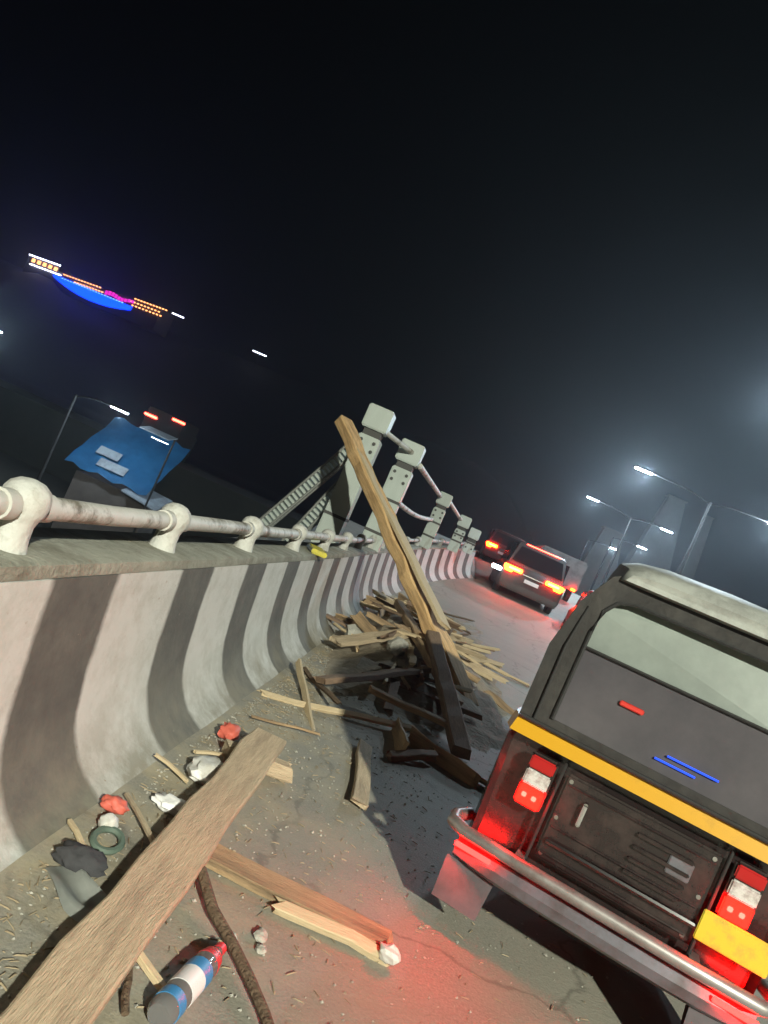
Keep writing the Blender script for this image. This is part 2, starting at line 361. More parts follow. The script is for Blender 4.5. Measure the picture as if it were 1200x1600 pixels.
# ------------------------------------------------------------------ steel frame posts with struts, beyond the barrier
def steel_post(x, y, z0, z1, r, label, far=False):
    t = empty('steel_post', (x, y, z0), label=label, cat='post', group='pale steel posts along the barrier')
    H = z1 - z0
    q = .92 * r; k = r / .21
    def sq(nm, a, z0_, z1_, m_, bv=.02):
        bm = bmesh.new(); box(bm, (0, 0, (z0_ + z1_) / 2), (2 * a, 2 * a, z1_ - z0_), bev=bv); return link(nm, bm, m_, t, smooth=True)
    sq('tube', q, 0, H - .52 * k, 'steel_pale'); sq('collar', q * .80, H - .525 * k, H - .39 * k, 'steel_gap', .01); sq('cap', q * 1.14, H - .40 * k, H, 'steel_pale')
    for zz in (.3, H * .45): sq('band', q * 1.05, zz, zz + .05, 'steel_gap', .005)
    for sy in (-1, 1):
        for sx_ in (-1, 1):
            bm = bmesh.new(); lathe(bm, [(.03, 0), (.03, .025)], 6); o = link('bolt', bm, 'steel_gap', t, loc=(sx_ * q * .6, -q, H - .62 * k - (sy > 0) * .14)); o.rotation_euler = (math.pi / 2, 0, 0)
    return t
steel_post(-1.90, 11.9, -.35, 3.10, .20, 'taller pale capped steel post behind the leaning timber, with struts to its left')
steel_post(-1.33, 13.05, .90, 2.92, .20, 'second pale capped steel post, just right of the leaning timber')
def lattice(a, b_, wd, label):
    a, b_ = Vector(a), Vector(b_); L = (b_ - a).length
    t = empty('lattice_strut', tuple(a), label=label, cat='strut', group='lattice struts bracing the first steel post')
    d = (b_ - a).normalized(); x = Vector((0, 1, 0)); x = (x - d * x.dot(d)).normalized(); z = x.cross(d)
    bm = bmesh.new()
    for sx_ in (-1, 1):
        for sz in (-1, 1):
            o_ = (x * sx_ + z * sz) * wd / 2; tube(bm, [o_, o_ + d * L], .022, 6)
    link('chord', bm, 'lattice', t)
    k = 0; s = .06
    pl = bmesh.new(); box(pl, (0, 0, 0), (wd * 1.02, .045, wd * 1.02)); proto = None
    while s < L - .05:
        if proto is None: proto = link('batten_plate', pl, 'steel_pale', t); q = proto
        else: q = proto.copy(); COL.objects.link(q)
        q.matrix_local = Matrix.Translation(d * s) @ Matrix((x, d, z)).transposed().to_4x4(); s += .085; k += 1
lattice((-2.10, 12.1, 2.42), (-3.45, 12.5, -.2), .18, 'outer lattice strut leaning against the first steel post, farther left')
lattice((-1.98, 12.0, 1.85), (-2.75, 12.3, -.2), .18, 'inner lattice strut between the outer strut and the first steel post')
def pipe(a, b_, r, label, m='rail_white', sag=0):
    a, b_ = Vector(a), Vector(b_); pts = [a.lerp(b_, i / 6) - Vector((0, 0, sag * math.sin(math.pi * i / 6))) for i in range(7)]
    bm = bmesh.new(); tube(bm, [p - a for p in pts], r, 10); o = link('rail_pipe', bm, m, smooth=True, loc=a); return tag(o, label, 'pipe', 'pipes between the steel posts')
pipe((-1.74, 11.9, 2.78), (-1.30, 12.86, 2.74), .045, 'short pale pipe joining the tops of the two tall steel posts')
for x, y, zt, lab in [(-.68, 19.2, 2.75, 'third steel post, pale and lower, seen past the second post'),
                      (.02, 21.9, 2.55, 'fourth steel post, between the third post and the red tail lights'),
                      (.46, 23.7, 2.40, 'last small steel post nearest the red tail lights')]:
    steel_post(x, y, gz(y) + .9, zt, .17, lab)
pipe((-1.10, 13.1, 2.6), (-.80, 19.1, 2.62), .055, 'upper pale pipe running from the second to the third steel post')
pipe((-1.2, 13.2, 1.86), (-.75, 19.1, 2.0), .05, 'sagging lower pale pipe from the second to the third steel post', sag=.08)
pipe((-.55, 19.25, 2.6), (-.1, 21.8, 2.4), .05, 'pale pipe running from the third to the fourth steel post')

# ------------------------------------------------------------------ auto rickshaw
rk = empty('auto_rickshaw', (.5 + .625 * math.cos(R(16)), 3.25 - .625 * math.sin(R(16)), 0), R(-16),
           label='black three wheeled auto rickshaw with yellow waist band and lit red tail lamps', cat='auto rickshaw')
def sec(y, hw0, z0, hw1, z1, r=.1, n_=5):
    pts = [(-hw0, y, z0), (-hw1, y, z1 - r)]
    for i in range(1, n_): a = math.pi / 2 * i / n_; pts.append((-hw1 + r * (1 - math.cos(a)), y, z1 - r + r * math.sin(a)))
    pts.append((-hw1 + r, y, z1)); pts.append((hw1 - r, y, z1))
    for i in range(n_ - 1, 0, -1): a = math.pi / 2 * i / n_; pts.append((hw1 - r * (1 - math.cos(a)), y, z1 - r + r * math.sin(a)))
    pts += [(hw1, y, z1 - r), (hw0, y, z0)]; return pts
# lower body tub
bm = bmesh.new()
loft(bm, [sec(.06, .55, .40, .575, .878, .02), sec(.0, .57, .38, .595, .885, .02), sec(.12, .60, .34, .61, .888, .02), sec(1.1, .60, .30, .61, .888, .02), sec(1.2, .60, .28, .60, .60, .02), sec(1.75, .52, .28, .52, .5, .02), sec(2.05, .42, .28, .42, .95, .1), sec(2.5, .25, .30, .25, .95, .1)])
link('body', bm, 'black_paint', rk, smooth=True)
# inset rear engine door, ribs and louvres
dr = link('engine_door', (lambda b_: (box(b_, (.0, -.012, .66), (.62, .03, .36), bev=.01), b_)[1])(bmesh.new()), 'black_paint', rk)
for i in range(5):
    bm = bmesh.new(); box(bm, (0, -.036, .56 + i * .05), (.22, .02, .014), bev=.004); o = link('louvre', bm, 'black_paint', dr); o.location.x = .12
for z in (.80, .62, .51):
    bm = bmesh.new(); tube(bm, [(-.29, -.028, z), (.05, -.031, z), (.29, -.028, z)], .006, 6); link('rib', bm, 'black_paint', dr, smooth=True)
for x in (-.285, .285):
    for z in (.505, .66, .815):
        bm = bmesh.new(); lathe(bm, [(.009, 0), (.009, .006)], 8); link('bolt', bm, 'chrome', dr, loc=(x, -.026, z), rot=(math.pi / 2, 0, 0))
for x in (-.33, .33):
    bm = bmesh.new(); box(bm, (x, -.022, .66), (.012, .03, .42), bev=.003); link('seam', bm, 'rubber', rk)
bm = bmesh.new(); tube(bm, [(-.2, -.05, .76), (-.2, -.05, .68)], .012, 8); tube(bm, [(-.2, -.03, .76), (-.2, -.05, .76)], .01, 8); tube(bm, [(-.2, -.03, .68), (-.2, -.05, .68)], .01, 8); link('handle', bm, 'chrome', dr, smooth=True)
bm = bmesh.new(); tube(bm, [(.21 - .625 + .13, -.035, .562), (.0, -.05, .566), (.33, -.035, .562)], .013, 8); link('chrome_trim', bm, 'chrome', rk, smooth=True)
bm = bmesh.new(); box(bm, (.19, -.03, .72), (.09, .012, .075), bev=.004); link('badge', bm, 'valance', rk)
# yellow waist band
bm = bmesh.new()
loft(bm, [[(-.605, 1.6, .889), (-.605, 1.6, .957), (-.6, 1.6, .957), (-.6, 1.6, .889)], [(-.625, 1.0, .889), (-.612, 1.0, .957), (-.6, 1.0, .957), (-.6, 1.0, .889)], [(-.625, .08, .889), (-.612, .08, .957), (-.58, .08, .957), (-.58, .08, .889)], [(-.595, -.018, .889), (-.582, -.004, .957), (-.56, .05, .957), (-.56, .05, .889)],
          [(.595, -.018, .889), (.582, -.004, .957), (.56, .05, .957), (.56, .05, .889)], [(.625, .08, .889), (.612, .08, .957), (.58, .08, .957), (.58, .08, .889)], [(.625, 1.0, .889), (.612, 1.0, .957), (.6, 1.0, .957), (.6, 1.0, .889)], [(.605, 1.6, .889), (.605, 1.6, .957), (.6, 1.6, .957), (.6, 1.6, .889)]])
link('waist_band', bm, 'yellow', rk)
bm = bmesh.new(); tube(bm, [(-.58, -.018, .962), (.58, -.018, .962)], .010, 8); link('window_trim', bm, 'rubber', rk, smooth=True)
# canopy: rear hood panel, sides, roof
def hoodsec(y, w_, z0, z1, r=.22): return sec(y, w_, z0, w_ * .93, z1, r, 7)
bm = bmesh.new()
# outline of the rear face as rings leaning forward
rear = [(0.585, .96, .0), (.59, 1.28, .02), (.545, 1.50, .05), (.465, 1.65, .09), (.36, 1.715, .13)]
o1 = [(-x, y, z) for x, z, y in rear] + [(x, y, z) for x, z, y in reversed(rear)]
i1 = [(-.455, .015, 1.0), (-.455, .045, 1.40), (-.44, .06, 1.50), (-.40, .07, 1.555), (-.33, .075, 1.575), (.33, .075, 1.575), (.40, .07, 1.555), (.44, .06, 1.50), (.455, .045, 1.40), (.455, .015, 1.0)]
i2 = [(x, y + .03, z) for x, y, z in i1]
ro, ri, r2 = [[bm.verts.new(p) for p in s] for s in (o1, i1, i2)]
for k in range(9): bm.faces.new((ro[k], ro[k + 1], ri[k + 1], ri[k])); bm.faces.new((ri[k], ri[k + 1], r2[k + 1], r2[k]))
bm.faces.new((ro[9], ro[0], ri[0], ri[9])); bm.faces.new((ri[9], ri[0], r2[0], r2[9]))
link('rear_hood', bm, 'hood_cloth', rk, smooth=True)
bm = bmesh.new()
def side_ring(y, w_, zt, sw=0): 
    return [(-w_ * .97, y, .958), (-w_, y, 1.28), (-w_ * .965, y, 1.50), (-w_ * .86, y, 1.655), (w_ * .86, y, 1.655), (w_ * .965, y, 1.50), (w_, y, 1.28), (w_ * .97, y, .958)]
for sx_ in (-1, 1):
    q = [[bm.verts.new((sx_ * x, y, z)) for x, z, y in [(.585, .96, .0 + a), (.59, 1.28, .02 + a), (.545, 1.50, .05 + a * .95), (.465, 1.655, .09 + a * .9)]] for a in (.002, .35, .62)]
    for i in range(2):
        for k in range(3): bm.faces.new((q[i][k], q[i][k + 1], q[i + 1][k + 1], q[i + 1][k]))
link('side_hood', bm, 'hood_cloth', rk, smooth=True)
# roof with rounded rear edge
bm = bmesh.new(); secs = []
for y, w_, zb, zt in [(.060, .38, 1.672, 1.68), (.055, .41, 1.655, 1.70), (.075, .43, 1.65, 1.73), (.13, .45, 1.645, 1.755), (.3, .50, 1.64, 1.785), (1.0, .56, 1.64, 1.80), (1.7, .55, 1.63, 1.78), (1.98, .52, 1.62, 1.74), (2.06, .48, 1.62, 1.68)]:
    ring = [(-w_, y, zb)]
    for k in range(0, 9):
        a = math.pi * k / 8; cx = -math.cos(a); ring.append((w_ * (abs(cx) ** .6) * (1 if cx > 0 else -1), y, zb + .004 + (zt - zb) * (math.sin(a) ** .55)))
    ring.append((w_, y, zb)); secs.append(ring)
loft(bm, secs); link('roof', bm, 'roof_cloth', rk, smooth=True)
# rear window: vinyl upper sheet, dark lower glass
bm = bmesh.new(); loft(bm, [[(-.50, .070, 1.30), (-.49, .095, 1.50), (-.42, .145, 1.62), (.42, .145, 1.62), (.49, .095, 1.50), (.50, .070, 1.30)], [(-.50, .08, 1.30), (-.49, .105, 1.50), (-.42, .155, 1.62), (.42, .155, 1.62), (.49, .105, 1.50), (.50, .08, 1.30)]]); link('upper_window', bm, 'vinyl', rk)
bm = bmesh.new(); tube(bm, [(x, y - .006, z) for x, y, z in i1], .009, 6); link('window_piping', bm, 'rubber', rk, smooth=True)
for x in (-.52, .52):
    bm = bmesh.new(); tube(bm, [(x, -.004, .97), (x * 1.01, .018, 1.3), (x * .97, .05, 1.49)], .006, 6); link('hood_seam', bm, 'rubber', rk)
bm = bmesh.new(); loft(bm, [[(-.455, .022, 1.0), (-.455, .045, 1.325), (.455, .045, 1.325), (.455, .022, 1.0)], [(-.455, .032, 1.0), (-.455, .055, 1.325), (.455, .055, 1.325), (.455, .032, 1.0)]]); lw = link('lower_window', bm, 'dark_glass', rk)
bm = bmesh.new(); tube(bm, [(-.455, .034, 1.33), (.455, .034, 1.33)], .007, 6); link('window_bar', bm, 'rubber', rk)
bm = bmesh.new(); box(bm, (-.19, .022, 1.185), (.10, .008, .022), bev=.004); link('red_glint', bm, 'dull_red', lw)  # smear of a red lamp's light on the glass, painted as a glowing patch
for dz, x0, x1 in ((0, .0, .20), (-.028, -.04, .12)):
    bm = bmesh.new(); tube(bm, [(x0, .016, 1.075 + dz), (x1, .016, 1.075 + dz)], .0045, 6); link('reflection_streak', bm, 'blue_glint', lw)  # blue reflections on the glass, imitated by added glowing streaks
# tail lamps
def lamp_cluster(x):
    bm = bmesh.new(); box(bm, (0, -.012, 0), (.118, .05, .225), bev=.012); o = link('tail_lamp', bm, 'black_paint', rk, loc=(x, -.012, .745))
    for z, h, mm, nm in ((.077, .052, 'red_lens', 'upper_lens'), (.014, .062, 'clear_lens', 'clear_lens'), (-.06, .078, 'red_lit', 'lit_lens')):
        bm = bmesh.new(); box(bm, (0, -.040, z), (.104, .022, h), bev=.006); link(nm, bm, mm, o)
    for dx in (-.022, .02):
        bm = bmesh.new(); box(bm, (dx, -.053, -.058), (.020, .006, .02), bev=.003); link('bulb', bm, 'red_hot', o)
lamp_cluster(-.41); lamp_cluster(.41)
# number plate
bm = bmesh.new(); box(bm, (.445, -.055, .585), (.26, .012, .115), bev=.004); link('number_plate', bm, 'plate_yellow', rk)
bm = bmesh.new(); box(bm, (.445, -.04, .585), (.05, .03, .06)); link('plate_bracket', bm, 'rubber', rk)
# bumper
bm = bmesh.new(); tube(bm, [(-.62, .12, .45), (-.655, .02, .45), (-.645, -.07, .45), (-.58, -.115, .45), (-.3, -.13, .45), (.3, -.13, .45), (.58, -.115, .45), (.645, -.07, .45), (.655, .02, .45), (.62, .12, .45)], .027, 12)
bmp = link('bumper', bm, 'bumper_steel', rk, smooth=True)
for x in (-.35, .35):
    bm = bmesh.new(); box(bm, (x, -.055, .445), (.04, .14, .03)); link('bumper_bracket', bm, 'bumper_steel', bmp)
bm = bmesh.new(); secs = []
for i in range(13):
    x = -.6 + 1.2 * i / 12; yb = -.07 + .06 * abs(x / .6) ** 4
    secs.append([(x, yb - .02, .40), (x, yb - .045, .365), (x, yb - .035, .325), (x, yb + .01, .30), (x, yb + .02, .30), (x, yb + .0, .36), (x, yb + .01, .40)])
loft(bm, secs); val = link('valance', bm, 'valance', rk, smooth=True)
for x in (-.52, .52):
    bm = bmesh.new(); box(bm, (x, -.098, .385), (.16, .012, .022), bev=.004); link('glowing_reflector', bm, 'red_strip', val)  # bumper reflectors given their own glow to throw red onto the road
# mud flaps, wheels
for sx_ in (-1, 1):
    bm = bmesh.new(); loft(bm, [[(sx_ * .40, -.02, .30), (sx_ * .62, -.02, .30), (sx_ * .62, -.012, .30), (sx_ * .40, -.012, .30)], [(sx_ * .41, -.045, .13), (sx_ * .61, -.045, .13), (sx_ * .61, -.037, .13), (sx_ * .41, -.037, .13)]])
    fl = link('mud_flap', bm, 'flap', rk)
    if sx_ == 1: bm = bmesh.new(); box(bm, (.50, -.047, .21), (.09, .006, .05)); link('flap_mark', bm, 'flap_mark', fl)
def wheel(x, y, r, wd):
    bm = bmesh.new(); pr = [(r * .62, -wd / 2), (r * .92, -wd / 2), (r, -wd * .3), (r, wd * .3), (r * .92, wd / 2), (r * .62, wd / 2)]
    secs = [[(z, rr_ * math.cos(2 * math.pi * k / 24), rr_ * math.sin(2 * math.pi * k / 24)) for rr_, z in pr] for k in range(25)]
    loft(bm, secs, cap=False); bmesh.ops.remove_doubles(bm, verts=bm.verts, dist=1e-5); o = link('wheel', bm, 'rubber', rk, smooth=True, loc=(x, y, r))
    bm = bmesh.new(); lathe(bm, [(.02, -.02), (r * .63, -wd * .3), (r * .63, wd * .3), (.03, .02)], 18); bmesh.ops.rotate(bm, verts=bm.verts, matrix=Matrix.Rotation(math.pi / 2, 3, 'Y')); link('rim', bm, 'valance', o, smooth=True)
wheel(-.53, .32, .205, .10); wheel(.53, .32, .205, .10); wheel(0, 2.25, .205, .10)
bm = bmesh.new(); tube(bm, [(-.5, .32, .22), (.5, .32, .22)], .035, 8); box(bm, (0, .3, .33), (.45, .4, .22), bev=.03); link('engine', bm, 'rubber', rk, smooth=True)
# cab parts
bm = bmesh.new()
for sx_ in (-1, 1):
    tube(bm, [(sx_ * .58, 1.15, .88), (sx_ * .56, 1.12, 1.64)], .018, 8); tube(bm, [(sx_ * .40, 2.1, .92), (sx_ * .47, 1.98, 1.64)], .02, 8)
link('pillar_frame', bm, 'black_paint', rk, smooth=True)
bm = bmesh.new(); loft(bm, [[(-.40, 2.105, .95), (.40, 2.105, .95), (.46, 1.99, 1.61), (-.46, 1.99, 1.61)], [(-.40, 2.115, .95), (.40, 2.115, .95), (.46, 2.0, 1.61), (-.46, 2.0, 1.61)]]); link('windscreen', bm, 'car_glass', rk)
bm = bmesh.new(); box(bm, (0, .62, .68), (1.1, .5, .14), bev=.03); box(bm, (0, .36, 1.0), (1.08, .12, .5), bev=.03); link('passenger_seat', bm, 'rubber', rk)
bm = bmesh.new(); box(bm, (0, 1.45, .66), (.5, .35, .14), bev=.03); box(bm, (0, 1.28, .9), (.5, .08, .4), bev=.03); link('driver_seat', bm, 'rubber', rk)
bm = bmesh.new(); tube(bm, [(-.3, 1.8, .98), (0, 1.86, .95), (.3, 1.8, .98)], .016, 8); tube(bm, [(0, 1.86, .95), (0, 2.15, .3)], .025, 8); link('handlebar', bm, 'chrome', rk)
bm = bmesh.new(); lathe(bm, [(.02, 0), (.07, .03), (.08, .06)], 14); bmesh.ops.rotate(bm, verts=bm.verts, matrix=Matrix.Rotation(-math.pi / 2, 3, 'X')); link('headlight', bm, 'clear_lens', rk, loc=(0, 2.5, .72))

# ------------------------------------------------------------------ cars ahead
def car(loc, rz, wd, ht, L, body, label, cat='car', lamp='suv'):
    t = empty('car', loc, rz, label=label, cat=cat); hw = wd / 2
    bm = bmesh.new()
    def s(y, w0, zt, r=.12): return [(-w0 * .95, y, .28), (-w0, y, .45), (-w0, y, zt - r), (-w0 + r * .6, y, zt), (w0 - r * .6, y, zt), (w0, y, zt - r), (w0, y, .45), (w0 * .95, y, .28)]
    loft(bm, [s(.0, hw * .94, ht * .5), s(.1, hw, ht * .58), s(L * .3, hw, ht * .58), s(L * .65, hw, ht * .57), s(L * .85, hw * .97, ht * .53), s(L, hw * .8, ht * .42)]); bo = link('body', bm, body, t, smooth=True)
    bm = bmesh.new()
    def c(y, w0, z0, z1, w1): return [(-w0, y, z0), (-w1, y, z1 - .05), (-w1 + .08, y, z1), (w1 - .08, y, z1), (w1, y, z1 - .05), (w0, y, z0)]
    loft(bm, [c(.10, hw * .93, ht * .56, ht * .6, hw * .9), c(.32, hw * .93, ht * .56, ht * .97, hw * .78), c(.6, hw * .94, ht * .56, ht, hw * .78), c(L * .5, hw * .94, ht * .56, ht, hw * .78), c(L * .75, hw * .94, ht * .55, ht * .58, hw * .9)]); cb = link('cabin', bm, body, t, smooth=True)
    bm = bmesh.new(); loft(bm, [[(-hw * .82, .105, ht * .63), (hw * .82, .105, ht * .63), (hw * .68, .265, ht * .91), (-hw * .68, .265, ht * .91)], [(-hw * .82, .085, ht * .63), (hw * .82, .085, ht * .63), (hw * .68, .245, ht * .91), (-hw * .68, .245, ht * .91)]]); link('rear_window', bm, 'car_glass', t)
    for sx_ in (-1, 1):
        bm = bmesh.new(); loft(bm, [[(sx_ * hw * .945, y, z) for y, z in ((.45, ht * .61), (L * .62, ht * .61), (L * .5, ht * .92), (.55, ht * .92))], [(sx_ * hw * .80, y, z) for y, z in ((.45, ht * .61), (L * .62, ht * .61), (L * .5, ht * .92), (.55, ht * .92))]])
        link('side_window', bm, 'car_glass', t)
        bm = bmesh.new(); tl_z = ht * .50
        box(bm, (sx_ * hw * .68, -.015, tl_z), (hw * .6, .06, .15), bev=.02); box(bm, (sx_ * hw * .80, -.018, tl_z - .09), (hw * .26, .06, .12), bev=.02)
        tl = link('tail_lamp', bm, 'orange_lit', t)
        bm = bmesh.new(); box(bm, (sx_ * hw * .64, -.055, tl_z - .005), (hw * .36, .02, .07), bev=.005); link('indicator', bm, 'amber_lit', tl)
        for yw in (L * .18, L * .8):
            bm = bmesh.new(); lathe(bm, [(.3, -.1), (.34, -.06), (.34, .06), (.3, .1)], 18); bmesh.ops.rotate(bm, verts=bm.verts, matrix=Matrix.Rotation(math.pi / 2, 3, 'Y')); link('wheel', bm, 'rubber', t, loc=(sx_ * (hw - .13), yw, .34), smooth=True)
    bm = bmesh.new(); box(bm, (0, -.06, .42), (wd * .93, .14, .2), bev=.04); bu = link('bumper', bm, body, t, smooth=True)
    bm = bmesh.new(); box(bm, (0, -.03, ht * .38), (.5, .02, .12), bev=.004); link('number_plate', bm, 'label_white', t)
    bm = bmesh.new(); box(bm, (0, -.03, ht * .47), (hw * .7, .02, .03), bev=.004); link('chrome_trim', bm, 'chrome', t)
    return t, tl_z
c1, tz = car((2.83, 25, gz(25)), R(1), 2.15, 1.95, 4.4, 'car_silver', 'dusty car with lit orange red tail lamps between debris heap and rickshaw')
bm = bmesh.new(); box(bm, (-1.25, -.04, .80), (.34, .06, .13), bev=.02); link('reversing_lamp', bm, 'white_lit', c1)
bm = bmesh.new(); box(bm, (0, .30, 1.90), (1.2, .03, .03), bev=.005); link('brake_strip', bm, 'red_far', c1)
c2, _ = car((4.95, 21.5, gz(21.5)), R(-3), 1.8, 1.6, 4.0, 'car_maroon', 'dark red car mostly hidden beyond the left edge of the auto rickshaw')
c3, _ = car((2.3, 36, gz(36)), R(0), 1.9, 1.7, 4.2, 'car_maroon', 'farther car whose tail lamps glow just left of the pale truck')
# small delivery truck with pale box
tr = empty('delivery_truck', (4.6, 33, gz(33)), 0, label='small truck with a pale box body rising behind the tail lights ahead', cat='truck')
bm = bmesh.new(); box(bm, (0, 1.6, 1.25), (2.1, 3.2, 1.35), bev=.08); link('cargo_box', bm, 'van_white', tr, smooth=True)
bm = bmesh.new(); box(bm, (0, 4.0, 1.15), (1.8, 1.5, 1.5), bev=.15); link('cab', bm, 'van_white', tr, smooth=True)
bm = bmesh.new(); box(bm, (0, 2.2, .5), (1.0, 4.8, .15)); link('chassis', bm, 'rubber', tr)
for sx_ in (-1, 1):
    for yy_ in (.8, 3.9):
        bm = bmesh.new(); lathe(bm, [(.3, -.1), (.34, -.06), (.34, .06), (.3, .1)], 18); bmesh.ops.rotate(bm, verts=bm.verts, matrix=Matrix.Rotation(math.pi / 2, 3, 'Y')); link('wheel', bm, 'rubber', tr, loc=(sx_ * .85, yy_, .34))
    bm = bmesh.new(); box(bm, (sx_ * .85, -.03, .62), (.2, .05, .1), bev=.01); link('tail_lamp', bm, 'orange_lit', tr)

# ------------------------------------------------------------------ street lamps
def street_lamp(x, y, z0, H, arms, label, energy=4200, group='double armed street lamps on the median'):
    t = empty('street_lamp', (x, y, z0), label=label, cat='street lamp', group=group)
    bm = bmesh.new(); tube(bm, [(0, 0, 0), (0, 0, H * .5), (0, 0, H)], [.11, .085, .06], 12); link('pole', bm, 'pole', t, smooth=True)
    bm = bmesh.new(); lathe(bm, [(.2, 0), (.2, .03), (.14, .05), (.13, .3)], 12); link('base', bm, 'pole', t)
    for a in arms:
        bm = bmesh.new(); sgn = 1 if a > 0 else -1
        tube(bm, [(0, 0, H - .1), (a * .3, 0, H + .12), (a - sgn * .5, 0, H + .2)], .035, 8); ar = link('arm', bm, 'pole', t, smooth=True)
        bm = bmesh.new(); loft(bm, [[(a - sgn * .55, -.06, H + .17), (a - sgn * .55, .06, H + .17), (a - sgn * .55, .05, H + .25), (a - sgn * .55, -.05, H + .25)], [(a - sgn * .3, -.16, H + .17), (a - sgn * .3, .16, H + .17), (a - sgn * .3, .10, H + .29), (a - sgn * .3, -.10, H + .29)], [(a + sgn * .55, -.16, H + .17), (a + sgn * .55, .16, H + .17), (a + sgn * .55, .08, H + .24), (a + sgn * .55, -.08, H + .24)]])
        hd = link('lamp_head', bm, 'lamp_body', t, smooth=True)
        bm = bmesh.new(); box(bm, (a + sgn * .1, 0, H + .15), (.85, .24, .05), bev=.01); link('led_panel', bm, 'lamp_white', hd)
        if energy:
            L = bpy.data.lights.new('lamp_light', 'POINT'); L.shadow_soft_size = .12; L.color = (.70, .88, 1); L.energy = energy
            lo = bpy.data.objects.new('lamp_light', L); COL.objects.link(lo); lo.parent = t; lo.location = (a + sgn * .1, 0, H - .06)
    return t
AR = (-3.4, 3.2)
street_lamp(10.5, 37.5, gz(38), 6.9, AR, 'double armed street lamp on the median, its bright head above the roof of the rickshaw', 3000)
street_lamp(10.8, 55, gz(55), 6.8, (-2.9, 2.5), 'double armed street lamp on the median, second beyond the rickshaw roof', 1800)
street_lamp(13.4, 72, gz(72), 6.75, (2.6,), 'single armed street lamp showing just above the corner of the rickshaw roof', 1500)
street_lamp(13.4, 85, gz(85), 6.75, (2.7,), 'farthest single armed street lamp, smallest light near the rickshaw roof corner', 1500)
street_lamp(10.4, 20.5, gz(20), 8.2, (-3.75,), 'nearest street lamp ahead, its glaring head at the right edge of the picture', 2300)
# lamp behind the viewer: the one that lights the rickshaw's back and throws its shadow
lb = street_lamp(9.6, -13.4, 0, 8.9, (-3.3,), 'street lamp standing on the median behind the viewer', 0)
L = bpy.data.lights.new('lamp_light', 'SPOT'); L.spot_size = R(80); L.spot_blend = .15; L.shadow_soft_size = .25; L.color = (.99, 1, .83); L.energy = 33000
lo = bpy.data.objects.new('lamp_light', L); COL.objects.link(lo); lo.parent = lb; lo.location = (-3.4, 0, 8.95)
lo.rotation_euler = (Vector((3.3, -5.2, 0)) - Vector((6.2, -13.4, 8.9))).to_track_quat('-Z', 'Y').to_euler()
# lamp on the river bank at the left edge
street_lamp(-32.5, 42, -6, 8.3, (2.2,), 'street lamp down on the bank at the left edge of the picture', 1300, group='lamps on the bank')

# ------------------------------------------------------------------ concrete pylons far right
def pylon(x, y, z1, wb, wt, label):
    t = empty('pylon', (x, y, -6), label=label, cat='pylon', group='pale tapering pylons beyond the rickshaw roof')
    bm = bmesh.new(); H = z1 + 6
    loft(bm, [[(-wb, -wb * .6, 0), (wb, -wb * .6, 0), (wb, wb * .6, 0), (-wb, wb * .6, 0)], [(-wt, -wt * .6, H), (wt, -wt * .6, H), (wt, wt * .6, H), (-wt, wt * .6, H)]]); link('shaft', bm, 'pylon_concrete', t)
    bm = bmesh.new(); box(bm, (0, 0, H + .1), (wt * 2.3, wt * 1.5, .2)); link('cap', bm, 'pylon_concrete', t)
pylon(28.2, 118, 22.6, 5.6, 1.3, 'tallest pale tapering pylon, under the bright street lamp')
pylon(20.8, 114, 13.8, 4.6, 1.5, 'lower pale pylon standing left of the tallest one')
pylon(33.8, 118, 22.0, 2.6, .5, 'thin faint pylon right of the tallest one')

# ------------------------------------------------------------------ blue shed on the bank
sh = empty('blue_shed', (-16.8, 36.5, -6), R(8), label='low shed under a blue tarpaulin roof down on the bank behind the parapet', cat='shed')
bm = bmesh.new(); box(bm, (0, 1.2, 1.75), (4.0, 3.0, 3.5)); link('wall', bm, 'wall_dark', sh)
bm = bmesh.new(); gr = []
for j in range(7):
    gr.append([bm.verts.new((-2.3 + 4.4 * i / 10 + (-.35 * (1 - j / 6)), -.6 + 3.2 * j / 6, 3.75 + 2.9 * j / 6 + .10 * math.sin(i * 1.9 + j) + .08 * math.sin(j * 2.3))) for i in range(11)])
for j in range(6):
    for i in range(10): bm.faces.new((gr[j][i], gr[j][i + 1], gr[j + 1][i + 1], gr[j + 1][i]))
bmesh.ops.solidify(bm, geom=bm.faces, thickness=.05); link('tarpaulin_roof', bm, 'blue_tarp', sh, smooth=True)
for px, pz, ln in ((-1.1, 4.72, 1.2), (-.5, 4.2, 1.5)):
    bm = bmesh.new(); box(bm, (px, -.6 + (pz - 3.75) / 2.9 * 3.2, pz + .16), (ln, .6, .03), rot=Matrix.Rotation(math.atan2(2.9, 3.2), 4, 'X')); o = link('roof_patch', bm, 'grey_sheet', sh)
bm = bmesh.new(); loft(bm, [[(.6, -.9, 3.55), (2.6, -1.0, 3.3), (2.8, .6, 3.95), (.8, .6, 4.1)], [(.6, -.9, 3.50), (2.6, -1.0, 3.25), (2.8, .6, 3.90), (.8, .6, 4.05)]]); link('lean_to_roof', bm, 'grey_sheet', sh)
lf = street_lamp(-19.4, 34.2, -6, 7.0, (2.2,), 'small white lamp on a pole just above the blue tarpaulin roof', 380, group='lamps on the bank')
# grey awnings and small white lamp beside the shed
aw = empty('market_awning', (-15.4, 35, -6), 0, label='grey sheet awning with a thin white light under its edge, right of the blue roof', cat='awning')
bm = bmesh.new(); box(bm, (.2, 0, 6.9), (1.6, 1.0, .05), rot=Matrix.Rotation(R(12), 4, 'X')); link('sheet', bm, 'grey_sheet', aw)
bm = bmesh.new()
tube(bm, [(.9, .45, 0), (.9, .45, 6.95)], .05, 6); link('post', bm, 'pole', aw)
bm = bmesh.new(); box(bm, (.6, -.5, 6.6), (.9, .03, .02)); link('tube_light', bm, 'white_lit', aw)
